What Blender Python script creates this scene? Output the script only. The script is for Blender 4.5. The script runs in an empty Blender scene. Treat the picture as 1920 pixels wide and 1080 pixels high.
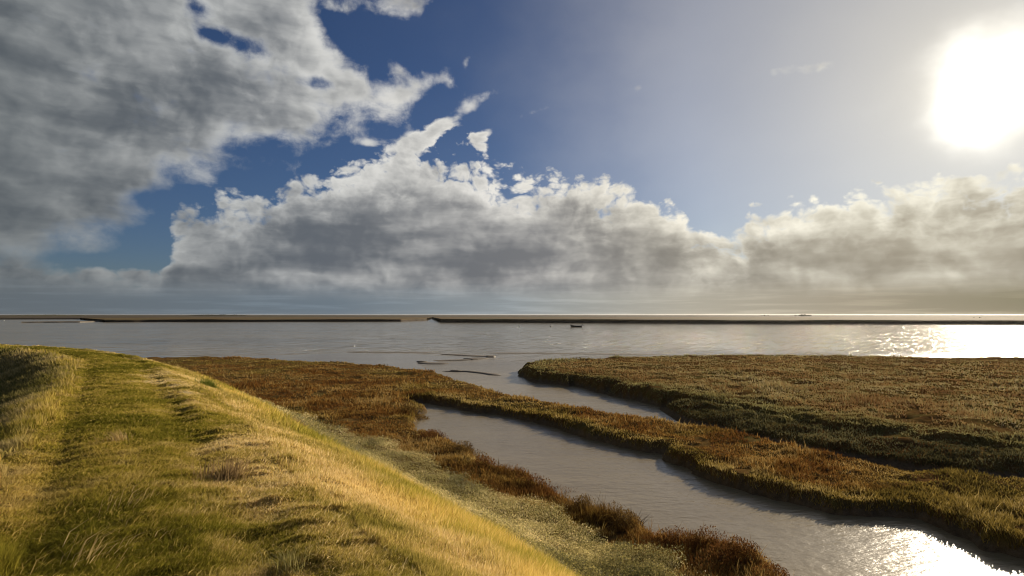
import bpy, math
import numpy as np

# ------------------------------------------------------------------ camera geometry
FPX = 1100.0                 # focal length in photo pixels (1920 wide)
H_CAM = 4.5                  # eye height above the water
PITCH = math.atan(50.0 / FPX)
scene = bpy.context.scene
COL = scene.collection
rng = np.random.default_rng(11)


def ray(px, py):
    x = (px - 960.0) / FPX
    u = (540.0 - py) / FPX
    c, s = math.cos(PITCH), math.sin(PITCH)
    v = np.array([x, c - u * s, s + u * c])
    return v / np.linalg.norm(v)


def P(px, py, z=0.0):
    """ground point seen at a photo pixel, on the level z"""
    d = ray(px, py)
    t = (z - H_CAM) / d[2]
    return (d[0] * t, d[1] * t)


def azel(px, py):
    d = ray(px, py)
    return (math.degrees(math.atan2(d[0], d[1])), math.degrees(math.asin(d[2])))


SUN_AZ, SUN_EL = azel(1858, 168)

cam_d = bpy.data.cameras.new("camera")
cam_d.sensor_width = 36.0
cam_d.lens = 36.0 * FPX / 1920.0
cam_d.clip_end = 60000.0
cam_d.clip_start = 0.05
cam = bpy.data.objects.new("camera", cam_d)
COL.objects.link(cam)
cam.location = (0, 0, H_CAM)
cam.rotation_euler = (math.pi / 2 + PITCH, 0, 0)
scene.camera = cam
scene.view_settings.view_transform = 'Standard'
scene.view_settings.look = 'None'
scene.view_settings.gamma = 1.0
EXPO = 0.5
scene.view_settings.exposure = EXPO

sun_d = bpy.data.lights.new("sun", 'SUN')
sun_d.energy = 5.0
sun_d.angle = math.radians(0.6)
sun_d.color = (1.0, 0.85, 0.64)
sun = bpy.data.objects.new("sun", sun_d)
COL.objects.link(sun)
sun.rotation_euler = (math.radians(90 - SUN_EL), 0, math.radians(180 - SUN_AZ))
scene.cycles.use_denoising = True
scene.cycles.filter_width = 1.05
# ------------------------------------------------------------------ node expressions
class NX:
    """small expression builder on a node tree"""
    def __init__(self, nt):
        self.nt = nt

    def new(self, t):
        return self.nt.nodes.new(t)

    def put(self, sock, v):
        if isinstance(v, E):
            self.nt.links.new(v.s, sock)
        elif isinstance(v, bpy.types.NodeSocket):
            self.nt.links.new(v, sock)
        else:
            sock.default_value = v

    def m(self, op, a, b=None, c=None, clamp=False):
        n = self.new('ShaderNodeMath'); n.operation = op; n.use_clamp = clamp
        self.put(n.inputs[0], a)
        if b is not None: self.put(n.inputs[1], b)
        if c is not None: self.put(n.inputs[2], c)
        return E(self, n.outputs[0])

    def sstep(self, x, a, b, lo=0.0, hi=1.0):
        n = self.new('ShaderNodeMapRange'); n.interpolation_type = 'SMOOTHSTEP'
        self.put(n.inputs[0], x); self.put(n.inputs[1], a); self.put(n.inputs[2], b)
        self.put(n.inputs[3], lo); self.put(n.inputs[4], hi)
        return E(self, n.outputs[0])

    def lin(self, x, a, b, lo=0.0, hi=1.0):
        n = self.new('ShaderNodeMapRange')
        self.put(n.inputs[0], x); self.put(n.inputs[1], a); self.put(n.inputs[2], b)
        self.put(n.inputs[3], lo); self.put(n.inputs[4], hi)
        return E(self, n.outputs[0])

    def vec(self, x, y, z=0.0):
        n = self.new('ShaderNodeCombineXYZ')
        for i, v in enumerate((x, y, z)): self.put(n.inputs[i], v)
        return E(self, n.outputs[0])

    def vm(self, op, a, b=None, scale=None):
        n = self.new('ShaderNodeVectorMath'); n.operation = op
        self.put(n.inputs[0], a)
        if b is not None: self.put(n.inputs[1], b)
        if scale is not None: self.put(n.inputs['Scale'], scale)
        return E(self, n.outputs['Value'] if op in ('DOT_PRODUCT', 'LENGTH') else n.outputs[0])

    def noise(self, v, scale, detail=6, rough=0.55, out='Fac', lac=2.0, dist=0.0, dim='2D'):
        n = self.new('ShaderNodeTexNoise'); n.noise_dimensions = dim
        self.put(n.inputs['Vector'], v)
        n.inputs['Scale'].default_value = scale; n.inputs['Detail'].default_value = detail
        n.inputs['Roughness'].default_value = rough; n.inputs['Lacunarity'].default_value = lac
        n.inputs['Distortion'].default_value = dist
        return E(self, n.outputs[0] if out == 'Fac' else n.outputs[1])

    def curve(self, x, pts, x0, x1, y0, y1):
        """piecewise smooth function through pts = [(x, y)]"""
        n = self.new('ShaderNodeFloatCurve')
        cm = n.mapping; cm.extend = 'HORIZONTAL'; c = cm.curves[0]
        q = sorted(((x - x0) / (x1 - x0), (y - y0) / (y1 - y0)) for x, y in ((a, b) for a, b in pts)) if False else \
            sorted(((a - x0) / (x1 - x0), (b - y0) / (y1 - y0)) for a, b in pts)
        c.points[0].location = q[0]; c.points[1].location = q[-1]
        for p in q[1:-1]: c.points.new(*p)
        for p in c.points: p.handle_type = 'AUTO_CLAMPED'
        cm.update()
        self.put(n.inputs['Value'], self.m('DIVIDE', self.m('SUBTRACT', x, x0), x1 - x0))
        o = E(self, n.outputs[0])
        return o * (y1 - y0) + y0

    def mix(self, f, a, b, blend='MIX'):
        n = self.new('ShaderNodeMix'); n.data_type = 'RGBA'; n.blend_type = blend; n.clamp_factor = True
        self.put(n.inputs[0], f)
        for k, v in ((6, a), (7, b)):
            if isinstance(v, (tuple, list)): v = tuple(v) + (1.0,) if len(v) == 3 else tuple(v)
            self.put(n.inputs[k], v)
        return E(self, n.outputs[2])

    def ramp(self, f, stops):
        n = self.new('ShaderNodeValToRGB')
        el = n.color_ramp.elements
        for i, (p, c) in enumerate(stops):
            e = el[i] if i < 2 else el.new(p)
            e.position = p; e.color = tuple(c) + (1.0,)
        self.put(n.inputs[0], f)
        return E(self, n.outputs[0])


class E:
    def __init__(self, nx, s): self.nx = nx; self.s = s
    def __add__(self, o): return self.nx.m('ADD', self, o)
    __radd__ = __add__
    def __mul__(self, o): return self.nx.m('MULTIPLY', self, o)
    __rmul__ = __mul__
    def __sub__(self, o): return self.nx.m('SUBTRACT', self, o)
    def __rsub__(self, o): return self.nx.m('SUBTRACT', o, self)
    def __truediv__(self, o): return self.nx.m('DIVIDE', self, o)
    def min(self, o): return self.nx.m('MINIMUM', self, o)
    def max(self, o): return self.nx.m('MAXIMUM', self, o)
    def pw(self, o): return self.nx.m('POWER', self, o)


def srgb(r, g, b):
    f = lambda c: (c / 255 / 12.92) if c / 255 <= 0.04045 else ((c / 255 + 0.055) / 1.055) ** 2.4
    return (f(r), f(g), f(b))


SKYK = 0.1     # strength of the world background


def sk(r, g, b):
    """a radiance that shows as this sRGB value, in units of the background strength"""
    return tuple(c / SKYK / 2 ** EXPO for c in srgb(r, g, b))


def build_world():
    w = bpy.data.worlds.new("World"); scene.world = w; w.use_nodes = True
    nt = w.node_tree; nt.nodes.clear(); N = NX(nt)
    out = N.new('ShaderNodeOutputWorld'); bg = N.new('ShaderNodeBackground')
    nt.links.new(bg.outputs[0], out.inputs[0]); bg.inputs[1].default_value = SKYK
    tc = N.new('ShaderNodeTexCoord')
    D = E(N, tc.outputs['Generated'])
    sep = N.new('ShaderNodeSeparateXYZ'); N.put(sep.inputs[0], D)
    X, Y, Z = (E(N, sep.outputs[i]) for i in range(3))
    DEG = 57.29578
    az = N.m('ARCTAN2', X, Y) * DEG
    el = N.m('ARCSINE', Z) * DEG
    # --- clear sky
    sky = N.new('ShaderNodeTexSky'); sky.sky_type = 'NISHITA'; sky.sun_disc = False
    sky.sun_elevation = math.radians(SUN_EL); sky.sun_rotation = math.radians(SUN_AZ)
    sky.altitude = 0; sky.air_density = 1.0; sky.dust_density = 0.2; sky.ozone_density = 2.0
    clear = N.mix(1.0, E(N, sky.outputs[0]), SKY_TINT, 'MULTIPLY')
    # --- sun aureole: light scattered by thin bright haze round the sun
    a, e = math.radians(SUN_AZ), math.radians(SUN_EL)
    S = (math.sin(a) * math.cos(e), math.cos(a) * math.cos(e), math.sin(e))
    cosg = N.vm('DOT_PRODUCT', D, S)
    ang = N.m('ARCCOSINE', N.m('MINIMUM', cosg, 0.99999)) * DEG          # degrees from the sun
    thin = N.noise(N.vec(az * 0.11, el * 0.16), 1.0, 4, 0.5)          # uneven thin cloud in front of the sun
    ang2 = ang * N.lin(thin, 0.3, 0.7, 0.76, 1.24)
    glow = N.curve(ang * 0.82 + ang2 * 0.18, [(0, 1.3), (3, 1.02), (6, .78), (10, .635), (14, .53), (18, .45), (24, .345), (30, .20), (36, .085), (45, .012), (60, 0), (90, 0)], 0, 90, 0, 2)
    core = N.m('POWER', math.e, (ang2 / 2.5).pw(2.0) * -1.0)
    clear = N.vm('SCALE', clear, scale=N.lin(ang, 0, 22, 0.5, 1.0))
    # --- cloud coordinates
    U = N.vec(az * 0.1, el * 0.13, 0.0)
    wv = N.noise(U, 1.6, 3, 0.5, 'Color')
    wv = N.vm('SCALE', N.vm('SUBTRACT', wv, (0.5, 0.5, 0.5)), scale=WRP)
    V = N.vm('ADD', N.vm('ADD', U, wv), (SEED, SEED * 0.37, 0.0))

    def blob(px, py, rx, ry, rot, amp):
        a0, e0 = azel(px, py)
        c, s = math.cos(math.radians(rot)), math.sin(math.radians(rot))
        ax, ex = azel(px + rx * c, py - rx * s)
        ay, ey = azel(px - ry * s * -1, py - ry * c)
        mp = N.new('ShaderNodeMapping'); mp.vector_type = 'TEXTURE'
        N.put(mp.inputs['Vector'], AE)
        mp.inputs['Location'].default_value = (a0, e0, 0)
        mp.inputs['Rotation'].default_value = (0, 0, math.radians(rot))
        mp.inputs['Scale'].default_value = (math.hypot(ax - a0, ex - e0), math.hypot(ay - a0, ey - e0), 1)
        v = E(N, mp.outputs[0])
        d = N.vm('DOT_PRODUCT', v, v)
        return N.m('POWER', 0.36788, d) * amp
    AE = N.vec(az, el, 0.0)

    def pts(l): return [azel(*p) for p in l]
    # --- upper left mass: lower and upper outline
    lowA = N.curve(az, pts([(-40, 560), (60, 540), (150, 512), (225, 475), (300, 425), (312, 405), (250, 385), (222, 355), (290, 335), (380, 345), (450, 318),
                            (520, 328), (580, 300), (640, 262), (700, 252), (745, 235), (790, 180), (826, 150), (850, 140), (900, 130)][:4] +
                           [(280, 415), (330, 352), (380, 338), (450, 312), (520, 322), (580, 296), (640, 258), (700, 250), (745, 232), (790, 178), (826, 152), (870, 160)]),
                   -50, 50, -10, 45)
    topA = N.curve(az, [(-50, 60), (-26, 60)] + pts([(470, -200), (570, -60), (620, 20), (660, 80), (700, 122), (760, 134), (826, 142), (880, 190)]), -50, 50, -10, 70)
    mA = (el - lowA).min(topA - el)
    # --- cumulus bank: upper outline
    topB = N.curve(az, pts([(-60, 440), (60, 462), (180, 490), (260, 498), (305, 470), (330, 385), (400, 375), (470, 372), (530, 350), (560, 330), (610, 325), (660, 305), (720, 295), (780, 296), (830, 298),
                            (870, 300), (905, 312), (930, 332), (1000, 335), (1060, 330), (1110, 348), (1190, 352), (1220, 372), (1265, 380), (1305, 425), (1350, 440), (1390, 430), (1410, 392),
                            (1450, 400), (1500, 380), (1560, 372), (1600, 345), (1650, 360), (1700, 345), (1800, 335), (1960, 335)]), -50, 50, -10, 45)
    mB = topB - el
    m = mA.min(5.5).max(mB.min(8.0))
    m = (m.max(0.0) + m.min(0.0) * 1.7).max(-4.5)
    for b in [
        # loose clouds
        (680, 8, 85, 42, 10, 6), (780, -2, 50, 28, 20, 5.2), (480, 30, 70, 45, 0, 2), (850, 222, 95, 17, 32, 4.9), (785, 255, 60, 22, 20, 4.4),
        (900, 262, 36, 24, -20, 4.9), (950, 232, 75, 14, 22, 4.7), (690, 268, 26, 10, 0, 4.4), (875, 120, 10, 26, -15, 3.6), (1020, 206, 30, 9, 18, 3.8), (740, 125, 36, 14, -30, 2),
        (1420, 384, 40, 8, 5, 2), (1640, 330, 60, 16, 8, 1), (1850, 328, 60, 14, 0, 1.5),
        (780, 172, 60, 26, 25, 3.0),
        # gaps
        (395, 64, 34, 18, 0, -5), (450, 80, 50, 22, -12, -6), (366, 10, 30, 30, -30, -4.5), (600, 152, 36, 16, 0, -5), (625, 40, 50, 22, -38, -7),
        (680, 80, 40, 30, -30, -4), (300, 455, 50, 28, 0, -4), (268, 372, 45, 22, 0, -4), (1345, 410, 36, 20, 0, -5), (240, 490, 120, 12, 0, -4),
    ]:
        m = m + blob(*b)
    def voro(v, scale, detail):
        vo = N.new('ShaderNodeTexVoronoi'); vo.voronoi_dimensions = '2D'; vo.feature = 'F1'; vo.inputs['Scale'].default_value = scale
        vo.inputs['Detail'].default_value = detail; vo.inputs['Roughness'].default_value = 0.5; vo.inputs['Lacunarity'].default_value = 2.3
        vo.normalize = True
        N.put(vo.inputs['Vector'], v)
        return E(N, vo.outputs['Distance'])
    jit = N.vm('SCALE', N.vm('SUBTRACT', N.noise(V, 8.0, 3, 0.55, 'Color'), (0.5, 0.5, 0.5)), scale=JIT)
    W = N.vm('ADD', V, jit)
    W2 = N.vm('ADD', W, (0.06, 0.045, 0.0))                     # a step towards the sun
    h1 = (N.noise(V, 2.2, 10, 0.58) - 0.5) * 2.0 
    g1 = (0.36 - voro(W, 5.0, 2)) * VAMP
    r1 = N.noise(W, 2.6, 3, 0.5) - N.noise(W2, 2.6, 3, 0.5)
    r2 = voro(W2, 5.0, 1) - voro(W, 5.0, 1)
    n3 = N.noise(N.vm('ADD', N.vec(az * 0.05 + 13.0, el * 0.22, 0.0), wv), 2.0, 6, 0.5)
    n4 = N.noise(N.vm('ADD', W, (5.0, 3.0, 0.0)), 1.1, 4, 0.5)
    isB = N.sstep(mB - mA, -2.0, 2.0)
    kg = N.lin(isB, 0, 1, 0.22, 0.9)
    amp = N.lin(el, 2, 22, 2.6, 6.0)
    s = m + (h1 + g1 * kg) * amp
    soft = N.lin(isB, 0, 1, 4.6, 2.1)
    alpha = N.sstep(s, 0.0, soft)
    thick = N.m('MAXIMUM', s, 0.0)
    rim = N.m('POWER', math.e, thick * N.lin(isB, 0, 1, -0.32, -0.55))
    relief = r1 * 2.2 + r2 * kg * 0.9        # >0 on the sides that face the sun
    # --- cloud tones
    tone = N.lin(ang, 12, 95, 0.0, 1.0)
    body = N.ramp(tone, [(0.0, sk(186, 176, 156)), (0.14, sk(166, 160, 148)), (0.3, sk(146, 147, 150)), (0.55, sk(120, 127, 136)), (0.8, sk(106, 114, 121)), (1.0, sk(92, 100, 106))])
    brite = N.ramp(tone, [(0.0, sk(255, 250, 232)), (0.15, sk(248, 242, 226)), (0.35, sk(236, 233, 226)), (0.6, sk(205, 206, 204)), (0.8, sk(150, 154, 154)), (1.0, sk(120, 126, 128))])
    lift = rim * 1.05 + 0.05 + relief * (rim * 1.0 + 0.4) + (n3 - 0.5) * 1.5 - 0.10 + (h1 * 0.20) - N.sstep(thick, 1.5, 6.5) * 0.30 + (n4 - 0.5) * 1.5
    for b in [(0, 200, 300, 190, 0, -.35), (440, 185, 150, 35, -8, -.3), (120, 430, 200, 60, 0, -.15), (700, 200, 90, 50, 20, .42), (690, 60, 110, 80, 20, .4), (420, 100, 200, 30, -20, .16), (600, 90, 90, 70, 0, .3), (380, 330, 200, 34, -10, .28),
              (850, 470, 420, 55, 0, -.3), (620, 420, 160, 60, 0, -.12), (1500, 490, 330, 50, 0, -.22), (1100, 360, 190, 24, -10, .42), (880, 300, 60, 50, 0, .42), (850, 235, 110, 50, 20, .5), (740, 430, 40, 10, 0, .3), (1330, 450, 160, 40, 0, .2), (1540, 390, 180, 36, 10, .22)]:
        lift = lift + blob(*b)
    lift = N.sstep(lift, -1.0, 1.12)
    cloud = N.mix(lift, N.vm('SCALE', body, scale=0.64), brite)
    # --- pale mist band above the horizon
    hz = N.ramp(N.lin(az, -42, 42), [(0.0, sk(98, 106, 112)), (0.3, sk(108, 120, 130)), (0.5, sk(142, 149, 152)), (0.7, sk(176, 170, 155)), (0.85, sk(166, 156, 136)), (1.0, sk(142, 134, 110))])
    streak = N.noise(N.vec(az * 0.05 + 31.0, el * 0.9, 0.0), 2.2, 5, 0.55)
    hzf = N.sstep(el, 3.6, 1.0) 
    lum = N.mix(alpha, clear, cloud)
    glowc = N.mix(1.0, GLOW_COL, N.vec(glow, glow, glow), 'MULTIPLY')
    veil = N.lin(alpha, 0, 1, 1.0, 0.10)
    gl = N.vm('SCALE', glowc, scale=veil)
    col = N.vm('ADD', lum, gl)
    band = N.mix(N.sstep(streak, 0.45, 0.72), hz, N.vm('SCALE', hz, scale=1.22))
    col = N.mix(hzf, col, band)
    corec = N.vm('SCALE', (1.0, 0.97, 0.88), scale=core * 18.0)
    col = N.vm('ADD', col, corec)
    N.put(bg.inputs[0], col)
    w.cycles.sampling_method = 'MANUAL'; w.cycles.sample_map_resolution = 1024


JIT = 0.06; WRP = 0.17; VAMP = 2.0
SEED = 3
SKY_TINT = (0.19, 0.23, 0.33)
GLOW_COL = tuple(c / SKYK / 2 ** EXPO for c in (0.73, 0.65, 0.46))
build_world()
# ------------------------------------------------------------------ numeric noise and distance helpers
_T = np.random.default_rng(3).random((8, 256, 256)).astype(np.float32)


def vnoise(x, y, seed=0):
    T = _T[seed % 8]
    x = np.asarray(x, np.float64) + seed * 17.3; y = np.asarray(y, np.float64) + seed * 9.1
    xi = np.floor(x).astype(np.int64); yi = np.floor(y).astype(np.int64)
    fx = x - xi; fy = y - yi
    fx = fx * fx * (3 - 2 * fx); fy = fy * fy * (3 - 2 * fy)
    a = T[xi & 255, yi & 255]; b = T[(xi + 1) & 255, yi & 255]
    c = T[xi & 255, (yi + 1) & 255]; d = T[(xi + 1) & 255, (yi + 1) & 255]
    return (a * (1 - fx) + b * fx) * (1 - fy) + (c * (1 - fx) + d * fx) * fy


def fbm(x, y, seed=0, octs=4, gain=0.5):
    s = 0; a = 1.0; n = 0.0
    for o in range(octs):
        s = s + a * vnoise(x * 2 ** o, y * 2 ** o, seed + o); n += a; a *= gain
    return s / n


def sstep(x, a, b):
    t = np.clip((x - a) / (b - a), 0, 1)
    return t * t * (3 - 2 * t)


def lerp(a, b, t): return a + (b - a) * t


def sdf(poly, x, y):
    """signed distance to a polygon, negative inside"""
    p = np.asarray(poly, float); q = np.roll(p, -1, 0)
    d2 = np.full(x.shape, 1e18); ins = np.zeros(x.shape, bool)
    for (ax, ay), (bx, by) in zip(p, q):
        ex, ey = bx - ax, by - ay
        t = np.clip(((x - ax) * ex + (y - ay) * ey) / (ex * ex + ey * ey + 1e-12), 0, 1)
        d2 = np.minimum(d2, (x - ax - t * ex) ** 2 + (y - ay - t * ey) ** 2)
        c = (ay > y) != (by > y)
        if abs(by - ay) > 1e-12:
            ins ^= c & (x < ex * (y - ay) / (by - ay) + ax)
    d = np.sqrt(d2)
    return np.where(ins, -d, d)


# ------------------------------------------------------------------ outlines on the ground, in metres
MARSH = [P(x, y, 0.4) for x, y in [
    (250, 668), (310, 669), (420, 667), (500, 670), (560, 675), (640, 677), (720, 683), (780, 690), (812, 693), (838, 700), (850, 708), (882, 714), (920, 726), (960, 740), (1000, 744), (1050, 754),
    (1150, 769), (1260, 785), (1340, 800), (1420, 813), (1520, 836), (1600, 851), (1700, 867), (1800, 880), (1920, 888), (2400, 940)]] + \
    [(40, 12), (40, -25), (-90, -25), (-90, 62), (-60, 62)]
CREEK = [P(x, y, z) for x, y, z in [
    (772, 753, .1), (800, 755, .05), (840, 762, .05), (870, 769, .05), (950, 781, .05), (1000, 790, .05), (1060, 810, .05), (1120, 826, .05), (1150, 836, .05), (1230, 850, .05), (1290, 886, .05), (1340, 905, .05),
    (1400, 926, .05), (1500, 948, .05), (1560, 968, .05), (1650, 968, .05), (1720, 973, .05), (1800, 1013, .05), (1850, 1033, .05), (1920, 1053, .05), (2300, 1180, .05),
    (2300, 1500, .4), (1700, 1160, .4), (1520, 1076, .5), (1440, 1026, .4), (1370, 1000, .4), (1240, 985, .4), (1225, 962, .4), (1130, 945, .4), (1060, 912, .4), (1000, 876, .4), (905, 852, .4), (893, 834, .4), (830, 808, .3), (786, 800, .3),
    (784, 785, .25), (800, 764, .2)]]
ISLAND = [P(x, y, 0.66) for x, y in [
    (976, 686), (985, 680), (1010, 676), (1060, 674), (1150, 670), (1280, 667), (1480, 665), (1700, 668), (1920, 670), (2500, 676), (2500, 900), (2200, 866), (1920, 834), (1800, 822), (1700, 808),
    (1600, 800), (1500, 782), (1400, 762), (1300, 744), (1260, 737), (1240, 738), (1200, 728), (1130, 714), (1075, 703), (1062, 705), (1040, 701), (1000, 697)]]
MUDSHELF = [P(x, y, 0.12) for x, y in [
    (1235, 762), (1300, 762), (1400, 780), (1500, 800), (1600, 815), (1700, 822), (1920, 850), (2500, 920), (2500, 1000), (1920, 905), (1700, 880), (1520, 846), (1400, 822), (1310, 800), (1262, 785)]]
MUDFLAT = [P(x, y, 0.03) for x, y in [
    (200, 664), (420, 667), (560, 664), (640, 661), (760, 662), (840, 666), (915, 669), (880, 673), (800, 681), (836, 696), (842, 706), (780, 700), (560, 684), (200, 676)]]
POOL = [P(x, y, 0.6) for x, y in [(1500, 697), (1560, 690), (1640, 694), (1700, 700), (1760, 705), (1700, 712), (1600, 704), (1540, 702)]]

AX = np.array([-0.567, 0.824]); NR = np.array([0.824, 0.567]); P0 = np.array([-0.36, 3.6])


def bank_st(x, y):
    """along / across coordinates of the sea wall; across = 0 on its right shoulder"""
    dx, dy = x - P0[0], y - P0[1]
    s = dx * AX[0] + dy * AX[1]
    t = dx * NR[0] + dy * NR[1]
    u = np.clip(s - 19.0, 0, 60)
    return s, t + 0.0135 * u * u


def bank_z(s, t):
    w = (fbm(s * 0.25, t * 0.25, 2, 3) - 0.5)
    t = t + w * 0.7 * sstep(np.abs(t + 1.3), 0.6, 1.6)
    top = 2.87 - 0.08 * np.exp(-((t + 0.75) / 0.30) ** 2) * (0.6 + 0.8 * fbm(s * .5, t * .3, 3, 2)) - 0.05 * np.exp(-((t + 2.2) / 0.25) ** 2)
    r = np.clip((t + 0.75) / 5.2, 0, 1)
    right = 2.44 * (0.52 * r ** 1.45 + 0.48 * r * r * (3 - 2 * r))
    l = np.clip((-2.75 - t) / 5.4, 0, 1)
    left = 2.3 * (0.7 * l + 0.3 * l * l * (3 - 2 * l))
    z = top - right - left
    lum = (fbm(s * 1.7, t * 1.7, 4, 3) - 0.5) * 0.08 + (fbm(s * 0.5, t * 0.6, 6, 2) - 0.5) * 0.12
    tuss = np.maximum(fbm(s * 5.5, t * 2.2, 1, 3) - 0.48, 0) * 0.12 * (0.35 + sstep(np.abs(t + 0.35), 0.9, 0.1))
    return z + lum * sstep(np.abs(t + 1.3), 0.2, 2.2) + (fbm(s * 3.6, t * 3.6, 1, 2) - 0.5) * 0.05 + tuss


def survey(x, y):
    """height and zones of the ground at (x, y)"""
    x = np.asarray(x, float); y = np.asarray(y, float)
    r = np.hypot(x, y)
    wob = (fbm(x * 0.9, y * 0.9, 5, 4) - 0.5) * 1.0 + (fbm(x * 3.0, y * 3.0, 1, 2) - 0.5) * 0.35
    s, t = bank_st(x, y)
    dm = sdf(MARSH, x, y) + wob * 0.9
    dc = sdf(CREEK, x, y) + wob * 0.55
    di = sdf(ISLAND, x, y) + wob * 1.0
    ds = sdf(MUDSHELF, x, y)
    df = sdf(MUDFLAT, x, y)
    dp = sdf(POOL, x, y) + wob * 0.6
    lum = (fbm(x * 0.7, y * 0.7, 3, 3) - 0.5) * 0.30 + (fbm(x * 2.4, y * 2.4, 7, 3) - 0.5) * 0.16
    zb = -0.45 - 0.4 * sstep(r, 60, 90)
    zm = lerp(zb, 0.33 + lum * .8, sstep(-dm, -0.45, 0.35))
    zm = np.where(dc < 0.5, np.minimum(zm, lerp(-0.3, 0.31 + lum * .8, sstep(dc, -0.15, 0.42))), zm)
    zi = lerp(zb, 0.66 + lum * 1.1, sstep(-di, -0.75, 0.55))
    zi = zi - 0.16 * sstep(-dp, -0.3, 0.6)
    zs = lerp(zb, 0.08 + 0.42 * sstep(di, 4.2, 0.0) + (fbm(x * 1.3, y * 1.3, 2, 4) - 0.5) * 0.28, sstep(-ds, -0.8, 0.8))
    zf = lerp(zb, 0.035 + (fbm(x * 0.25, y * 0.25, 6, 2) - 0.5) * 0.05, sstep(-df, -2.5, 1.5))
    zbk = bank_z(s, t) - 3.0 * sstep(t, 4.4, 6.0)
    z = np.maximum.reduce([zm, zi, zs, zf, zbk])
    on_bank = (zbk >= np.maximum(zm, zi) - 0.02)
    return dict(x=x, y=y, r=r, s=s, t=t, dm=dm, dc=dc, di=di, dp=dp, ds=ds, df=df, z=z, zm=zm, zi=zi, on_bank=on_bank, lum=lum,
                marsh=(dm < 0.05) & (dc > 0.2) & ~on_bank, isl=((di < 0.35) & (zi > 0.12)) | ((ds < -0.2) & (dm > 0.3) & (z > 0.17)))


# ------------------------------------------------------------------ mesh helpers
def link(name, verts, faces, mat, parent=None, smooth=False, tint=None):
    """one mesh object; faces: list of index tuples, or an (N, k) array"""
    me = bpy.data.meshes.new(name)
    if isinstance(faces, np.ndarray) or (faces and isinstance(faces[0], np.ndarray)):
        groups = [faces] if isinstance(faces, np.ndarray) else faces
        v = np.asarray(verts, np.float32)
        me.vertices.add(len(v)); me.vertices.foreach_set('co', v.ravel())
        nl = sum(g.size for g in groups); nf = sum(len(g) for g in groups)
        me.loops.add(nl); me.polygons.add(nf)
        me.loops.foreach_set('vertex_index', np.concatenate([g.ravel() for g in groups]).astype(np.int32))
        tot = np.concatenate([np.full(len(g), g.shape[1], np.int32) for g in groups])
        st = np.concatenate([[0], np.cumsum(tot)[:-1]]).astype(np.int32)
        me.polygons.foreach_set('loop_start', st)
        try: me.polygons.foreach_set('loop_total', tot)
        except Exception: pass
        me.update(calc_edges=True)
    else:
        me.from_pydata([tuple(p) for p in verts], [], [tuple(f) for f in faces]); me.update()
    if tint is not None:
        at = me.attributes.new('tint', 'FLOAT_COLOR', 'POINT')
        c = np.ones((len(me.vertices), 4), np.float32); c[:, :3] = tint
        at.data.foreach_set('color', c.ravel())
    if smooth:
        me.polygons.foreach_set('use_smooth', np.ones(len(me.polygons), bool))
    me.materials.append(mat)
    o = bpy.data.objects.new(name, me); COL.objects.link(o)
    if parent: o.parent = parent
    return o


def tag(o, label=None, cat=None, group=None, kind=None):
    if label: o['label'] = label
    if cat: o['category'] = cat
    if group: o['group'] = group
    if kind: o['kind'] = kind
    return o


def material(name):
    m = bpy.data.materials.new(name); m.use_nodes = True
    nt = m.node_tree; nt.nodes.clear()
    return m, NX(nt), nt


def simple_mat(name, col, rough=0.6, metal=0.0, var=0.15):
    m, N, nt = material(name)
    b = N.new('ShaderNodeBsdfPrincipled'); o = N.new('ShaderNodeOutputMaterial')
    nt.links.new(b.outputs[0], o.inputs[0])
    tc = N.new('ShaderNodeTexCoord')
    n = N.noise(tc.outputs['Object'], 9.0, 5, 0.6, dim='3D')
    c = N.mix(n, tuple(v * (1 - var) for v in col), tuple(v * (1 + var) for v in col))
    N.put(b.inputs['Base Color'], c); b.inputs['Roughness'].default_value = rough; b.inputs['Metallic'].default_value = metal
    return m


def plant_mat(name, trans=0.4, gloss=0.0, rough=0.4):
    m, N, nt = material(name)
    at = N.new('ShaderNodeAttribute'); at.attribute_name = 'tint'
    c = E(N, at.outputs['Color'])
    d = N.new('ShaderNodeBsdfDiffuse'); t = N.new('ShaderNodeBsdfTranslucent'); mx = N.new('ShaderNodeMixShader'); o = N.new('ShaderNodeOutputMaterial')
    N.put(d.inputs[0], c); N.put(t.inputs[0], c); mx.inputs[0].default_value = trans
    nt.links.new(d.outputs[0], mx.inputs[1]); nt.links.new(t.outputs[0], mx.inputs[2])
    last = mx
    if gloss:
        g = N.new('ShaderNodeBsdfGlossy'); g.inputs['Roughness'].default_value = rough; g.inputs[0].default_value = (1, 1, 1, 1)
        m2 = N.new('ShaderNodeMixShader'); m2.inputs[0].default_value = gloss
        nt.links.new(mx.outputs[0], m2.inputs[1]); nt.links.new(g.outputs[0], m2.inputs[2]); last = m2
    nt.links.new(last.outputs[0], o.inputs[0])
    return m


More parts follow.
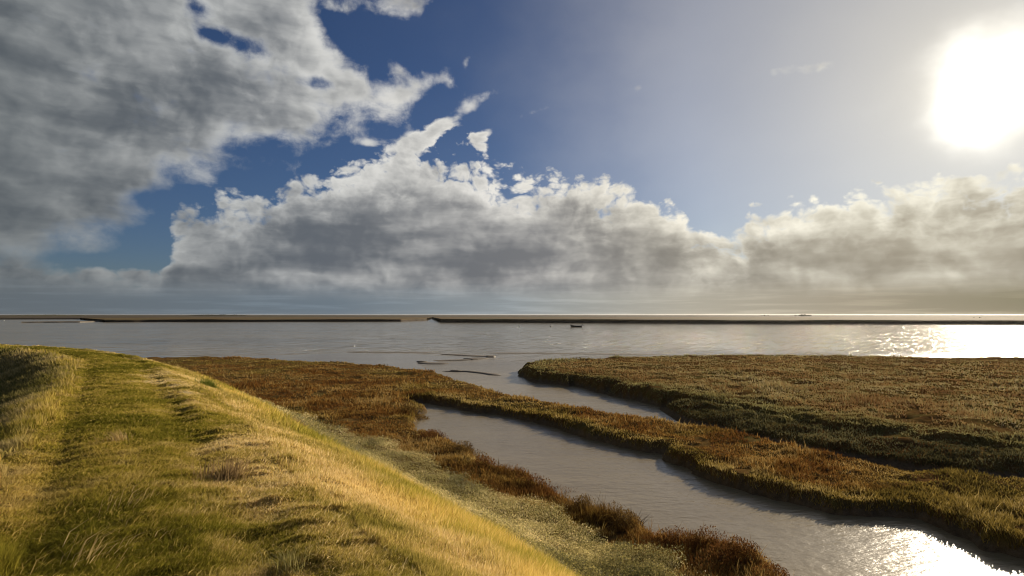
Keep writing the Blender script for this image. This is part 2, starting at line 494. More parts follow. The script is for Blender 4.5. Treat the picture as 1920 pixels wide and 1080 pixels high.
def ground_mat():
    m, N, nt = material('ground_earth')
    b = N.new('ShaderNodeBsdfPrincipled'); o = N.new('ShaderNodeOutputMaterial'); nt.links.new(b.outputs[0], o.inputs[0])
    at = N.new('ShaderNodeAttribute'); at.attribute_name = 'tint'
    wet = N.new('ShaderNodeAttribute'); wet.attribute_name = 'wet'
    tc = N.new('ShaderNodeTexCoord')
    n = N.noise(tc.outputs['Object'], 7.0, 8, 0.65, dim='3D')
    n2 = N.noise(tc.outputs['Object'], 55.0, 4, 0.6, dim='3D')
    f = N.lin(n + (n2 - 0.5) * 0.8, 0.3, 0.75, 0.6, 1.4)
    c = N.vm('SCALE', E(N, at.outputs['Color']), scale=f)
    N.put(b.inputs['Base Color'], c)
    N.put(b.inputs['Roughness'], N.lin(E(N, wet.outputs['Fac']), 0, 1, 0.95, 0.16))
    N.put(b.inputs['Specular IOR Level'], N.lin(E(N, wet.outputs['Fac']), 0, 1, 0.0, 0.9))
    bp = N.new('ShaderNodeBump'); bp.inputs['Strength'].default_value = 0.6
    N.put(bp.inputs['Distance'], N.lin(E(N, wet.outputs['Fac']), 0, 1, 0.05, 0.004))
    N.put(bp.inputs['Height'], n + n2 * 0.4)
    nt.links.new(bp.outputs[0], b.inputs['Normal'])
    return m


def water_mat():
    m, N, nt = material('estuary_water')
    b = N.new('ShaderNodeBsdfPrincipled'); o = N.new('ShaderNodeOutputMaterial'); nt.links.new(b.outputs[0], o.inputs[0])
    tc = N.new('ShaderNodeTexCoord'); ge = N.new('ShaderNodeSeparateXYZ'); N.put(ge.inputs[0], tc.outputs['Object'])
    x, y = E(N, ge.outputs[0]), E(N, ge.outputs[1])
    openw = N.sstep(y - x * 0.05, 45, 75)                       # the open channel is choppier than the creeks
    wv = N.vec(x * N.lin(openw, 0, 1, 0.45, 0.95) + y * 0.25, y - x * 0.25, 0.0)          # wind ripples
    n1 = N.noise(wv, 0.8, 5, 0.62)
    n2 = N.noise(wv, 5.0, 4, 0.6)
    n3 = N.noise(wv, 0.035, 3, 0.55)                            # gusts and slicks
    ca, sa = math.cos(math.radians(36)), math.sin(math.radians(36))
    n4 = N.noise(N.vec((x * ca - y * sa) * 1.15, (x * sa + y * ca) * 0.14), 1.0, 3, 0.6)      # wave groups running with the wind
    h = n1 * N.lin(openw, 0, 1, 0.038, 0.42) + n2 * N.lin(openw, 0, 1, 0.02, 0.08)
    bp = N.new('ShaderNodeBump'); bp.inputs['Strength'].default_value = 1.0
    amp = N.lin(n3, 0.3, 0.7, 0.6, 1.1) * (1.0 + openw * (N.sstep(n4, 0.50, 0.64, 0.05, 3.2) - 1.0))
    N.put(bp.inputs['Distance'], amp); N.put(bp.inputs['Height'], h)
    nt.links.new(bp.outputs[0], b.inputs['Normal'])
    n5 = N.noise(N.vec(x * 0.012, y * 0.07), 1.0, 5, 0.6)             # silt lanes
    N.put(b.inputs['Base Color'], N.mix(N.sstep(n5, 0.35, 0.65), (0.22, 0.174, 0.094), (0.315, 0.252, 0.142)))
    N.put(b.inputs['Roughness'], N.lin(openw, 0, 1, 0.23, 0.10))
    b.inputs['IOR'].default_value = 1.5
    return m


# ------------------------------------------------------------------ ground sheet
def build_ground():
    fine = np.radians(np.linspace(-60, 60, 800))
    coarse = np.radians(np.linspace(60, 300, 62)[1:-1])
    th = np.concatenate([fine, coarse])
    rs = [0.6]
    while rs[-1] < 95: rs.append(rs[-1] + 0.02 + 0.0062 * rs[-1])
    rs = np.array(rs + [130, 200, 400, 900, 2000, 5000, 15000])
    R, TH = np.meshgrid(rs, th, indexing='ij')
    X, Y = R * np.sin(TH), R * np.cos(TH)
    S = survey(X.ravel(), Y.ravel())
    z = S['z'].copy()
    z = np.where(S['r'] > 110, np.where(np.abs(S['t']) > 0, -1.6, z), z)
    tint, wet = ground_tint(S)
    n, k = R.shape
    idx = np.arange(n * k).reshape(n, k)
    a = idx[:-1, :]; b = idx[1:, :]
    q = np.stack([a, np.roll(a, -1, 1), np.roll(b, -1, 1), b], -1).reshape(-1, 4)
    q = q[:, ::-1]
    v = np.column_stack([S['x'], S['y'], z])
    c0 = survey(np.array([0.0]), np.array([0.0]))
    v = np.vstack([v, [0, 0, c0['z'][0]]]); tint = np.vstack([tint, tint[:1]]); wet = np.append(wet, 0.0)
    fan = np.column_stack([np.full(k, n * k), np.roll(idx[0], -1), idx[0]])
    o = link('ground', v, [q, fan], M['ground'], smooth=True, tint=tint)
    w = o.data.attributes.new('wet', 'FLOAT', 'POINT'); w.data.foreach_set('value', wet.astype(np.float32))
    tag(o, kind='structure')


C = lambda *a: np.array(a, float)


def mixc(stops, f):
    """colour from stops [(pos, rgb)] by array f"""
    ps = [p for p, _ in stops]
    return np.column_stack([np.interp(f, ps, [c[i] for _, c in stops]) for i in range(3)])


def ground_tint(S):
    x, y, t, s = S['x'], S['y'], S['t'], S['s']
    n = fbm(x * 0.8, y * 0.8, 2, 4); n2 = fbm(x * 5, y * 5, 4, 3)
    mud = mixc([(0, (.085, .065, .042)), (1, (.15, .115, .075))], n)
    mud = lerp(mud, C(.24, .20, .135)[None, :], sstep(-S['df'], -2, 1)[:, None])
    col = mud.copy()
    wet = np.clip(1.0 - sstep(S['z'], 0.05, 0.12), 0, 1) * (S['df'] < 1.5)
    veg = mixc([(.25, (.10, .05, .02)), (.5, (.14, .085, .03)), (.75, (.11, .095, .03))], n * 0.6 + n2 * 0.4)
    k = ((S['marsh']) | (S['isl'])) & (S['z'] > 0.2)
    col[k] = veg[k]
    g = plant_col('bank', S, n2)
    k = S['on_bank']
    col[k] = g[k] * 0.6
    wet[k] = 0
    return col, wet


def plant_col(kind, S, rnd):
    x, y, t, s = S['x'], S['y'], S['t'], S['s']
    n = fbm(x * 0.55, y * 0.55, 2, 4); m = fbm(x * 2.2, y * 2.2, 5, 3)
    f = np.clip((n - 0.5) * 1.7 + (m - 0.5) * 0.9 + (rnd - 0.5) * 0.85 + 0.5, 0, 1)
    if kind == 'bank':
        edge = sstep(np.abs(t + 1.45), .45, 1.2)
        turf = mixc([(0, (.13, .125, .018)), (.35, (.245, .215, .028)), (.65, (.40, .32, .055)), (1, (.62, .46, .14))], np.clip(.5 + (f - .5) * .75, 0, 1) - 0.02 + 0.26 * edge)
        straw = mixc([(0, (.22, .19, .04)), (.25, (.38, .31, .065)), (.55, (.58, .45, .14)), (.8, (.72, .54, .22)), (1, (.84, .68, .36))], f)
        lush = mixc([(0, (.27, .26, .035)), (.4, (.46, .39, .065)), (.75, (.66, .50, .12)), (1, (.80, .62, .22))], f)
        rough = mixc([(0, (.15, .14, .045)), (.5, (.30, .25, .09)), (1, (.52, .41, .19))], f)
        c = lerp(turf, straw, sstep(t + (m - .5) * 2.2 + (n - .5) * 2.4 + 0.9 * sstep(s, 9, 0), -0.75, 0.75)[:, None])
        c = lerp(c, lush, sstep(t + (n - .5) * 2.4, 0.95, 1.9)[:, None])
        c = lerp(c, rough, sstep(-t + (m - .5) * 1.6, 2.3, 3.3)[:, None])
        return c
    if kind == 'purslane':
        return mixc([(0, (.09, .085, .03)), (.35, (.29, .25, .08)), (.7, (.48, .41, .155)), (1, (.80, .67, .35))], f)
    if kind == 'marsh':
        big = fbm(x * 0.22, y * 0.22, 7, 3)
        rust = mixc([(0, (.17, .075, .022)), (.4, (.29, .145, .038)), (.7, (.38, .225, .06)), (1, (.50, .35, .13))], f)
        ochre = mixc([(0, (.16, .12, .03)), (.4, (.30, .215, .05)), (.7, (.39, .29, .08)), (1, (.54, .41, .16))], f)
        k = sstep(big + 0.35 * sstep(S['dc'], 1.6, 0.2) * (t > 9) - 0.12 * sstep(t, 8, 5.5), 0.40, 0.62)
        return lerp(rust, ochre, k[:, None]) * .84
    if kind == 'isle':
        green = sstep(-S['di'], 3.0, 0.6)
        c = mixc([(0, (.27, .15, .06)), (.3, (.37, .245, .10)), (.6, (.40, .30, .13)), (.85, (.33, .30, .12)), (1, (.52, .42, .22))], f)
        c = lerp(c, mixc([(0, (.14, .14, .05)), (1, (.34, .32, .13))], f), 0.75 * green[:, None])
        return lerp(c, mixc([(0, (.07, .065, .03)), (1, (.19, .17, .08))], f), sstep(S['di'], -0.2, 0.5)[:, None]) * .84  # dark shelf and edge plants, with the bank's shade put into their colour too


# ------------------------------------------------------------------ plants
def blades(p, h, w, lean, az, bend=0.5, segs=2):
    """grass blades: p (N,3) roots, h lengths, w widths, lean (N,2) sideways reach per length, az width direction"""
    n = len(p)
    wx, wy = np.cos(az) * w * 0.5, np.sin(az) * w * 0.5
    reach = np.hypot(lean[:, 0], lean[:, 1])
    up = np.sqrt(np.clip(1 - np.minimum(reach, 0.97) ** 2, 0.05, 1)) * h
    vs = []
    m = 0.5
    midx, midy, midz = p[:, 0] + lean[:, 0] * h * m * (1 - bend * 0.5), p[:, 1] + lean[:, 1] * h * m * (1 - bend * 0.5), p[:, 2] + up * (m + 0.08 * bend)
    tip = np.column_stack([p[:, 0] + lean[:, 0] * h, p[:, 1] + lean[:, 1] * h, p[:, 2] + up])
    a = np.column_stack([p[:, 0] - wx, p[:, 1] - wy, p[:, 2] - 0.01]); b = np.column_stack([p[:, 0] + wx, p[:, 1] + wy, p[:, 2] - 0.01])
    c = np.column_stack([midx - wx * .8, midy - wy * .8, midz]); d = np.column_stack([midx + wx * .8, midy + wy * .8, midz])
    v = np.stack([a, b, c, d, tip], 1).reshape(-1, 3)
    i = (np.arange(n) * 5)[:, None]
    q = i + np.array([[0, 1, 3, 2]]); t = i + np.array([[2, 3, 4]])
    return v, [q, t]


def leaves(p, ln, w, dirv, nrm_az):
    """small diamond leaves: centre p, length ln, width w, direction dirv (N,3)"""
    n = len(p)
    side = np.cross(dirv, np.column_stack([np.cos(nrm_az), np.sin(nrm_az), 0.3 * np.ones(n)]))
    side /= np.linalg.norm(side, axis=1)[:, None] + 1e-9
    a = p - dirv * ln[:, None] * .5; b = p + dirv * ln[:, None] * .5
    l = p + side * w[:, None] * .5 + dirv * ln[:, None] * .1; r = p - side * w[:, None] * .5 + dirv * ln[:, None] * .1
    v = np.stack([a, l, b, r], 1).reshape(-1, 3)
    return v, (np.arange(n) * 4)[:, None] + np.array([[0, 1, 2, 3]])


def rnd(n, a=0.0, b=1.0): return a + (b - a) * rng.random(n)


def sub(S, k): return {key: v[k] for key, v in S.items()}


def stuff(name, label, cat, v, f, tint, mat):
    o = link(name, v, f, mat, tint=tint)
    return tag(o, label, cat, kind='stuff')


def build_plants():
    n = NPLANT
    u = rng.random(n); p_ = 0.72
    r0, r1 = 1.6, 64.0
    r = (r0 ** -p_ + u * (r1 ** -p_ - r0 ** -p_)) ** (-1 / p_)
    th = np.radians(rnd(n, -57, 57))
    S = survey(r * np.sin(th), r * np.cos(th))
    S['th'] = th
    t, s = S['t'], S['s']
    jit = (fbm(S['x'] * 1.4, S['y'] * 1.4, 6, 3) - 0.5)
    pos = lambda Q: np.column_stack([Q['x'], Q['y'], Q['z']])
    # --- short turf of the path
    k = S['on_bank'] & (t + jit * 0.5 < 0.0) & (t + jit * 0.8 > -2.5)
    Q = sub(S, k); m = len(Q['x'])
    cl = fbm(Q['x'] * 2.5, Q['y'] * 2.5, 1, 3)
    long = rnd(m) < .04
    h = rnd(m, .02, .058) * (0.5 + 0.9 * cl) * np.where(long, 1.7, 1.0); w = np.maximum(.0038, Q['r'] * .0010) * rnd(m, .7, 1.3) * np.where(rnd(m) < .12, 1.9, 1.0)
    la = rnd(m, 0, 6.283); lr = np.where(long, rnd(m, .75, .95), rnd(m, .6, .97))
    lean = np.column_stack([np.cos(la) * lr - .1, np.sin(la) * lr - 0.05])
    v, f = blades(pos(Q), h, w, lean, rnd(m, 0, 3.1416))
    stuff('path_turf', 'short trodden olive green turf along the top of the sea wall', 'grass', v, f, np.repeat(plant_col('bank', Q, np.where(long, 1.6, rnd(m))), 5, 0), M['grass'])
    # --- long grass on the right slope, blown down the slope
    k = S['on_bank'] & (t + jit * 0.5 >= 0.0) & (t + jit * 0.9 <= 3.1)
    Q = sub(S, k); m = len(Q['x'])
    cl = fbm(Q['x'] * 1.6, Q['y'] * 1.6, 3, 3)
    tall = sstep(Q['t'], 0.6, 2.2)
    h = rnd(m, .06, .15) * lerp(0.5, 1.85, tall) * (0.55 + 0.9 * cl); w = np.maximum(.004, Q['r'] * .0010) * rnd(m, .7, 1.3) * np.where(rnd(m) < .12, 1.9, 1.0)
    la = rnd(m, 0, 6.283); lr = rnd(m, .2, .8)
    k1 = rnd(m, .15, .65)
    lean = np.column_stack([np.cos(la) * lr + k1 * (0.75), np.sin(la) * lr - k1 * 0.25])
    v, f = blades(pos(Q), h, w, lean, rnd(m, 0, 3.1416))
    stuff('bank_grass', 'long golden wind combed grass on the sunlit slope below the path', 'grass', v, f, np.repeat(plant_col('bank', Q, rnd(m)), 5, 0), M['grass'])
    # --- rough grass on the shaded landward slope
    k = S['on_bank'] & (t + jit * 0.8 <= -2.5)
    Q = sub(S, k); m = len(Q['x'])
    cl = fbm(Q['x'] * 1.2, Q['y'] * 1.2, 5, 3)
    h = rnd(m, .07, .17) * (0.5 + 1.1 * cl); w = np.maximum(.004, Q['r'] * .0010) * rnd(m, .7, 1.3) * np.where(rnd(m) < .12, 1.9, 1.0)
    la = rnd(m, 0, 6.283); lr = rnd(m, .2, .7)
    lean = np.column_stack([np.cos(la) * lr - .1, np.sin(la) * lr - .1])
    v, f = blades(pos(Q), h, w, lean, rnd(m, 0, 3.1416))
    stuff('rough_grass', 'rough dry grass on the shaded landward slope left of the path', 'grass', v, f, np.repeat(plant_col('bank', Q, rnd(m)), 5, 0), M['grass'])
    # --- sea purslane at the foot of the wall
    edge = 5.85 + jit * 1.6 - 1.9 * sstep(s, 13, 27)
    k = ~S['on_bank'] & S['marsh'] & (t < edge) | (S['on_bank'] & (t + jit * 0.9 > 2.95) & (t < edge))
    pur = k
    Q = sub(S, k); m0 = len(Q['x'])
    rep = 3
    Q = {a: np.repeat(b, rep) for a, b in Q.items()}; m = len(Q['x'])
    cl = fbm(Q['x'] * 1.5, Q['y'] * 1.5, 4, 4)
    jr = .06 + Q['r'] * .002
    p = np.column_stack([Q['x'] + rng.normal(0, 1, m) * jr, Q['y'] + rng.normal(0, 1, m) * jr, Q['z'] + (rnd(m) ** .6) * (.06 + .34 * np.clip(cl - .15, 0, 1))])
    d = rng.normal(0, 1, (m, 3)); d[:, 2] = np.abs(d[:, 2]) * 1.1 + .2; d /= np.linalg.norm(d, axis=1)[:, None]
    ln = np.maximum(.032, Q['r'] * .0021) * rnd(m, .6, 1.25)
    v, f = leaves(p, ln, ln * rnd(m, .32, .5), d, rnd(m, 0, 6.283))
    stuff('sea_purslane', 'silvery grey green sea purslane carpeting the foot of the grassy slope', 'ground cover', v, f, np.repeat(plant_col('purslane', Q, rnd(m)), 4, 0), M['purslane'])
    # --- rusty saltmarsh plants
    k = (S['marsh'] | (S['on_bank'] & (t > 5))) & ~pur & (t > 4.0) & (fbm(S['x'] * 1.1, S['y'] * 1.1, 4, 3) > 0.30)
    Q = sub(S, k); m = len(Q['x'])
    cl = fbm(Q['x'] * 0.9, Q['y'] * 0.9, 1, 4)
    edge_k = sstep(np.abs(Q['dc']), 1.2, 0.1) * 0.2 + 1 + 0.3 * sstep(Q['dc'], 1.5, 0.4) * (Q['t'] < 8.5) * (Q['s'] < 16)
    h = rnd(m, .05, .13) * (0.35 + 1.3 * cl) * edge_k * np.where(rnd(m) < .04, 2.0, 1.0); w = np.maximum(.006, Q['r'] * .0011) * rnd(m, .7, 1.5)
    h = h * (1 + .7 * sstep(fbm(Q['x'] * .45, Q['y'] * .45, 6, 3), .58, .68) - .35 * sstep(fbm(Q['x'] * .3, Q['y'] * .3, 3, 3), .52, .62))
    la = rnd(m, 0, 6.283); lr = rnd(m, .2, .92)
    lean = np.column_stack([np.cos(la) * lr, np.sin(la) * lr])
    v, f = blades(pos(Q), h, w, lean, rnd(m, 0, 3.1416))
    stuff('saltmarsh', 'rust and ochre saltmarsh plants between the wall and the creeks', 'ground cover', v, f, np.repeat(plant_col('marsh', Q, rnd(m)), 5, 0), M['marsh'])
    # --- plants of the marsh island
    k = S['isl'] & (fbm(S['x'] * .8, S['y'] * .8, 3, 3) > 0.30)
    Q = sub(S, k); m = len(Q['x'])
    cl = fbm(Q['x'] * 0.6, Q['y'] * 0.6, 2, 4)
    h = rnd(m, .05, .14) * (0.35 + 1.3 * cl) * np.where(rnd(m) < .03, 1.8, 1.0); w = np.maximum(.008, Q['r'] * .0012) * rnd(m, .7, 1.5)
    h = h * (1 + .7 * sstep(fbm(Q['x'] * .45, Q['y'] * .45, 6, 3), .58, .68) - .35 * sstep(fbm(Q['x'] * .3, Q['y'] * .3, 3, 3), .52, .62))
    la = rnd(m, 0, 6.283); lr = rnd(m, .2, .92)
    lean = np.column_stack([np.cos(la) * lr, np.sin(la) * lr])
    v, f = blades(pos(Q), h, w, lean, rnd(m, 0, 3.1416))
    stuff('island_saltmarsh', 'tawny saltmarsh plants covering the marsh island across the creek', 'ground cover', v, f, np.repeat(plant_col('isle', Q, rnd(m)), 5, 0), M['marsh'])


def gz(x, y): return float(survey(np.array([x]), np.array([y]))['z'][0])


def bush(name, label, px, py, wpx, hgt, cols, n, group=None, cat='shrub', flat=0.8):
    """a low mounded shrub of small upright leaves on woody twigs"""
    x, y = P(px, py, 0.4)
    w = wpx * math.hypot(x, y) / FPX * 0.72; hgt *= 0.92
    z = gz(x, y)
    root = bpy.data.objects.new(name, None); COL.objects.link(root); root.location = (x, y, z)
    tag(root, label, cat, group)
    # foliage spread through an uneven dome made of a few lobes
    lob = [(rng.normal(0, .38) * w, rng.normal(0, .38) * w * flat, rnd(1, .65, 1.0)[0]) for _ in range(6)]
    li = rng.integers(0, 6, n)
    L = np.array(lob)[li]
    d = rng.normal(0, 1, (n, 3)); d[:, 2] = np.abs(d[:, 2]); d /= np.linalg.norm(d, axis=1)[:, None]
    rad = rnd(n) ** .35
    p = np.column_stack([L[:, 0] + d[:, 0] * w * .62 * rad, L[:, 1] + d[:, 1] * w * .62 * rad * flat, d[:, 2] * hgt * L[:, 2] * rad])
    gx = survey(p[:, 0] + x, p[:, 1] + y)['z'] - z
    p[:, 2] += np.maximum(gx, -0.35)
    dirs = d * 0.6 + rng.normal(0, .45, (n, 3)); dirs[:, 2] = np.abs(dirs[:, 2]) + .35; dirs /= np.linalg.norm(dirs, axis=1)[:, None]
    R = math.hypot(x, y)
    ln = np.maximum(.05, R * .0030) * rnd(n, .6, 1.3)
    v, f = leaves(p, ln, ln * rnd(n, .22, .38), dirs, rnd(n, 0, 6.283))
    link('foliage', v, f, M['marsh'], root, tint=np.repeat(mixc(cols, np.clip(rnd(n) * .7 + .3 * fbm(p[:, 0] * 5, p[:, 1] * 5, 2, 2), 0, 1)), 4, 0))
    # twigs
    m = 60
    a = rnd(m, 0, 6.283); rr = rnd(m, .1, .8) * w
    tp = np.column_stack([np.cos(a) * rr * .4, np.sin(a) * rr * .4 * flat, np.full(m, -.1)])
    v, f = blades(tp, rnd(m, .7, 1.1) * hgt, np.full(m, max(.012, R * .0009)), np.column_stack([np.cos(a) * .6, np.sin(a) * .6]), rnd(m, 0, 3.14))
    link('stem', v, f, M['twig'], root)
    return root


def tuft(name, label, px, py, zg, n, hgt, spread, cols, lean=(0, 0), splay=.6, cat='grass tuft', wid=.005):
    x, y = P(px, py, zg)
    for _ in range(4):
        x, y = P(px, py, gz(x, y))
    z = gz(x, y)
    a = rnd(n, 0, 6.283); r = np.abs(rng.normal(0, .5, n)) * spread
    X, Y = np.cos(a) * r, np.sin(a) * r
    Z = survey(X + x, Y + y)['z'] - z
    la = a + rng.normal(0, .6, n); lr = rnd(n, .1, 1.0) * splay
    v, f = blades(np.column_stack([X, Y, Z]), rnd(n, .45, 1.1) * hgt, np.full(n, max(wid, math.hypot(x, y) * .0008)) * rnd(n, .7, 1.3),
                  np.column_stack([np.cos(la) * lr + lean[0], np.sin(la) * lr + lean[1]]), rnd(n, 0, 3.14), bend=.9)
    o = link(name, v, f, M['grass'], tint=np.repeat(mixc(cols, rnd(n)), 5, 0))
    o.location = (x, y, z)
    return tag(o, label, cat)


# ------------------------------------------------------------------ low banks of mud and far marshes
def strip_bank(name, pts, wid, hgt, mat, z0=-0.05, steep=0.25, kind='structure', label=None, cat=None):
    """a low bank along a line of ground points: steep towards the viewer, gentle behind"""
    pts = np.array(pts, float)
    d = np.concatenate([[0], np.cumsum(np.hypot(*np.diff(pts, axis=0).T))])
    n = max(12, int(d[-1] / max(.25, wid * .4)))
    u = np.linspace(0, d[-1], n)
    q = np.column_stack([np.interp(u, d, pts[:, 0]), np.interp(u, d, pts[:, 1])])
    tg = np.gradient(q, axis=0); tg /= np.linalg.norm(tg, axis=1)[:, None]
    nr = np.column_stack([-tg[:, 1], tg[:, 0]])
    nr[(nr * q).sum(1) < 0] *= -1               # away from the viewer
    end = np.minimum(1, np.minimum(np.arange(n), np.arange(n)[::-1]) / (n * .12))
    jit = 0.6 + 0.8 * fbm(u * .5 / wid, u * 0, 3, 3)
    prof = [(-.5, z0, 1), (-.42, .5, 1), (-.3, .9, 1), (-.05, 1.0, 1), (.25, .7, 1), (.5, z0, 1)]
    V = []
    for i in range(n):
        hgt_ = hgt * .42; W = wid * (.3 + .7 * end[i]) * jit[i]; Hh = hgt_ * (.15 + .85 * end[i]) * (0.6 + 0.8 * jit[i] / 1.4)
        for a, b, _ in prof:
            W2 = W * 1.5
            V.append((q[i, 0] + nr[i, 0] * a * W2, q[i, 1] + nr[i, 1] * a * W2, z0 if b == z0 else b * Hh))
    k = len(prof)
    F = [(i * k + j, (i + 1) * k + j, (i + 1) * k + j + 1, i * k + j + 1) for i in range(n - 1) for j in range(k - 1)]
    o = link(name, V, F, mat, smooth=True)
    return tag(o, label, cat, kind=kind)


def far_land(name, front, back, top, mat, face=1.2, seed=0):
    """flat marsh seen far off: a ragged muddy face in front, flat vegetated top behind"""
    fr = np.array(front, float); bk = np.array(back, float)
    n = 260
    def res(p):
        d = np.concatenate([[0], np.cumsum(np.hypot(*np.diff(p, axis=0).T))]); u = np.linspace(0, d[-1], n)
        return np.column_stack([np.interp(u, d, p[:, 0]), np.interp(u, d, p[:, 1])])
    f, b = res(fr), res(bk)
    L = np.linalg.norm(fr[-1] - fr[0]); u = np.linspace(0, L, n)
    out = f / np.linalg.norm(f, axis=1)[:, None]
    f = f + out * ((fbm(u * .03, u * 0 + seed, seed, 4) - .5) * 22)[:, None]
    hz = top * (0.8 + 0.4 * fbm(u * .05, u * 0 + 5, seed + 1, 3))
    rows = [np.column_stack([f, np.full(n, -.5)]), np.column_stack([f + out * face * .3, hz * .55]), np.column_stack([f + out * face, hz * .93]), np.column_stack([f + out * face * 2.5, hz])]
    for g in np.linspace(.06, 1, 14):
        rows.append(np.column_stack([lerp(f + out * face * 2.5, b, g), hz * .5 + top * .5 + (fbm(u * .02 + g * 31, u * 0 + g * 7, seed + 2, 3) - .5) * .35]))
    rows.append(np.column_stack([b + out * 3, np.full(n, -.6)]))
    V = np.vstack(rows); k = len(rows)
    idx = np.arange(k * n).reshape(k, n)
    q = np.stack([idx[:-1, :-1], idx[:-1, 1:], idx[1:, 1:], idx[1:, :-1]], -1).reshape(-1, 4)
    return tag(link(name, V, q, mat, smooth=False), kind='structure')


def far_mat(name, cols):
    m, N, nt = material(name)
    b = N.new('ShaderNodeBsdfPrincipled'); o = N.new('ShaderNodeOutputMaterial'); nt.links.new(b.outputs[0], o.inputs[0])
    tc = N.new('ShaderNodeTexCoord'); sp = N.new('ShaderNodeSeparateXYZ'); N.put(sp.inputs[0], tc.outputs['Object'])
    x, y, z = (E(N, sp.outputs[i]) for i in range(3))
    n = N.noise(N.vec(x * .02, y * .012), 1.0, 6, .6)
    n2 = N.noise(N.vec(x * .3, y * .3), 1.0, 4, .6)
    c = N.ramp(n + (n2 - .5) * .5, [(.25, cols[0]), (.5, cols[1]), (.75, cols[2])])
    mudf = N.sstep(z + (n2 - .5) * .7, 1.5, .95)
    c = N.mix(mudf, c, (.055, .042, .03))
    N.put(b.inputs['Base Color'], c); b.inputs['Roughness'].default_value = .95; b.inputs['Specular IOR Level'].default_value = .1
    return m


def mound(name, label, px, wpx, hpx, dist, cols, n=700, cat='scrub', lobes=7):
    """a clump of far scrub on the horizon"""
    a, _ = azel(px, 588)
    x, y = math.sin(math.radians(a)) * dist, math.cos(math.radians(a)) * dist
    w = wpx / FPX * dist / math.cos(math.radians(a)) * .5; h = hpx / FPX * dist
    root = bpy.data.objects.new(name, None); COL.objects.link(root); root.location = (x, y, .9)
    tag(root, label, cat)
    lx = np.linspace(-.85, .85, lobes) + rng.normal(0, .07, lobes); lh = rnd(lobes, .55, 1.0) * (1 - .45 * np.abs(lx))
    li = rng.integers(0, lobes, n)
    d = rng.normal(0, 1, (n, 3)); d[:, 2] = np.abs(d[:, 2]); d /= np.linalg.norm(d, axis=1)[:, None]
    rad = rnd(n) ** .4
    p = np.column_stack([lx[li] * w + d[:, 0] * w * .22 * rad, d[:, 1] * w * .3 * rad, d[:, 2] * h * lh[li] * rad])
    c, s = math.cos(math.radians(a)), math.sin(math.radians(a))
    p = np.column_stack([p[:, 0] * c + p[:, 1] * s, -p[:, 0] * s + p[:, 1] * c, p[:, 2]])
    dirs = rng.normal(0, 1, (n, 3)); dirs /= np.linalg.norm(dirs, axis=1)[:, None]
    ln = rnd(n, .25, .5) * h
    v, f = leaves(p, ln, ln * .7, dirs, rnd(n, 0, 6.283))
    link('foliage', v, f, M['marsh'], root, tint=np.repeat(mixc(cols, rnd(n)), 4, 0))
    return root


# ------------------------------------------------------------------ boat and buoys
def tube(path, rad, n=8):
    V, F = [], []
    path = np.array(path, float)
    rad = np.broadcast_to(rad, len(path))
    for i, p in enumerate(path):
        t = path[min(i + 1, len(path) - 1)] - path[max(i - 1, 0)]; t /= np.linalg.norm(t)
        a = np.cross(t, (0, 0, 1.0)) if abs(t[2]) < .9 else np.cross(t, (1.0, 0, 0)); a /= np.linalg.norm(a); b = np.cross(t, a)
        for k in range(n):
            g = 2 * math.pi * k / n; V.append(p + (a * math.cos(g) + b * math.sin(g)) * rad[i])
    for i in range(len(path) - 1):
        for k in range(n): F.append((i * n + k, i * n + (k + 1) % n, (i + 1) * n + (k + 1) % n, (i + 1) * n + k))
    F.append(tuple(range(n))[::-1]); F.append(tuple(range((len(path) - 1) * n, len(path) * n)))
    return V, F


def box(x0, x1, y0, y1, z0, z1, taper=1.0):
    cx, cy = (x0 + x1) / 2, (y0 + y1) / 2
    f = lambda x, c: c + (x - c) * taper
    V = [(x0, y0, z0), (x1, y0, z0), (x1, y1, z0), (x0, y1, z0), (f(x0, cx), f(y0, cy), z1), (f(x1, cx), f(y0, cy), z1), (f(x1, cx), f(y1, cy), z1), (f(x0, cx), f(y1, cy), z1)]
    return V, [(0, 3, 2, 1), (4, 5, 6, 7), (0, 1, 5, 4), (1, 2, 6, 5), (2, 3, 7, 6), (3, 0, 4, 7)]


def join(*parts):
    V, F = [], []
    for v, f in parts:
        o = len(V); V += [tuple(p) for p in v]; F += [tuple(i + o for i in q) for q in f]
    return V, F


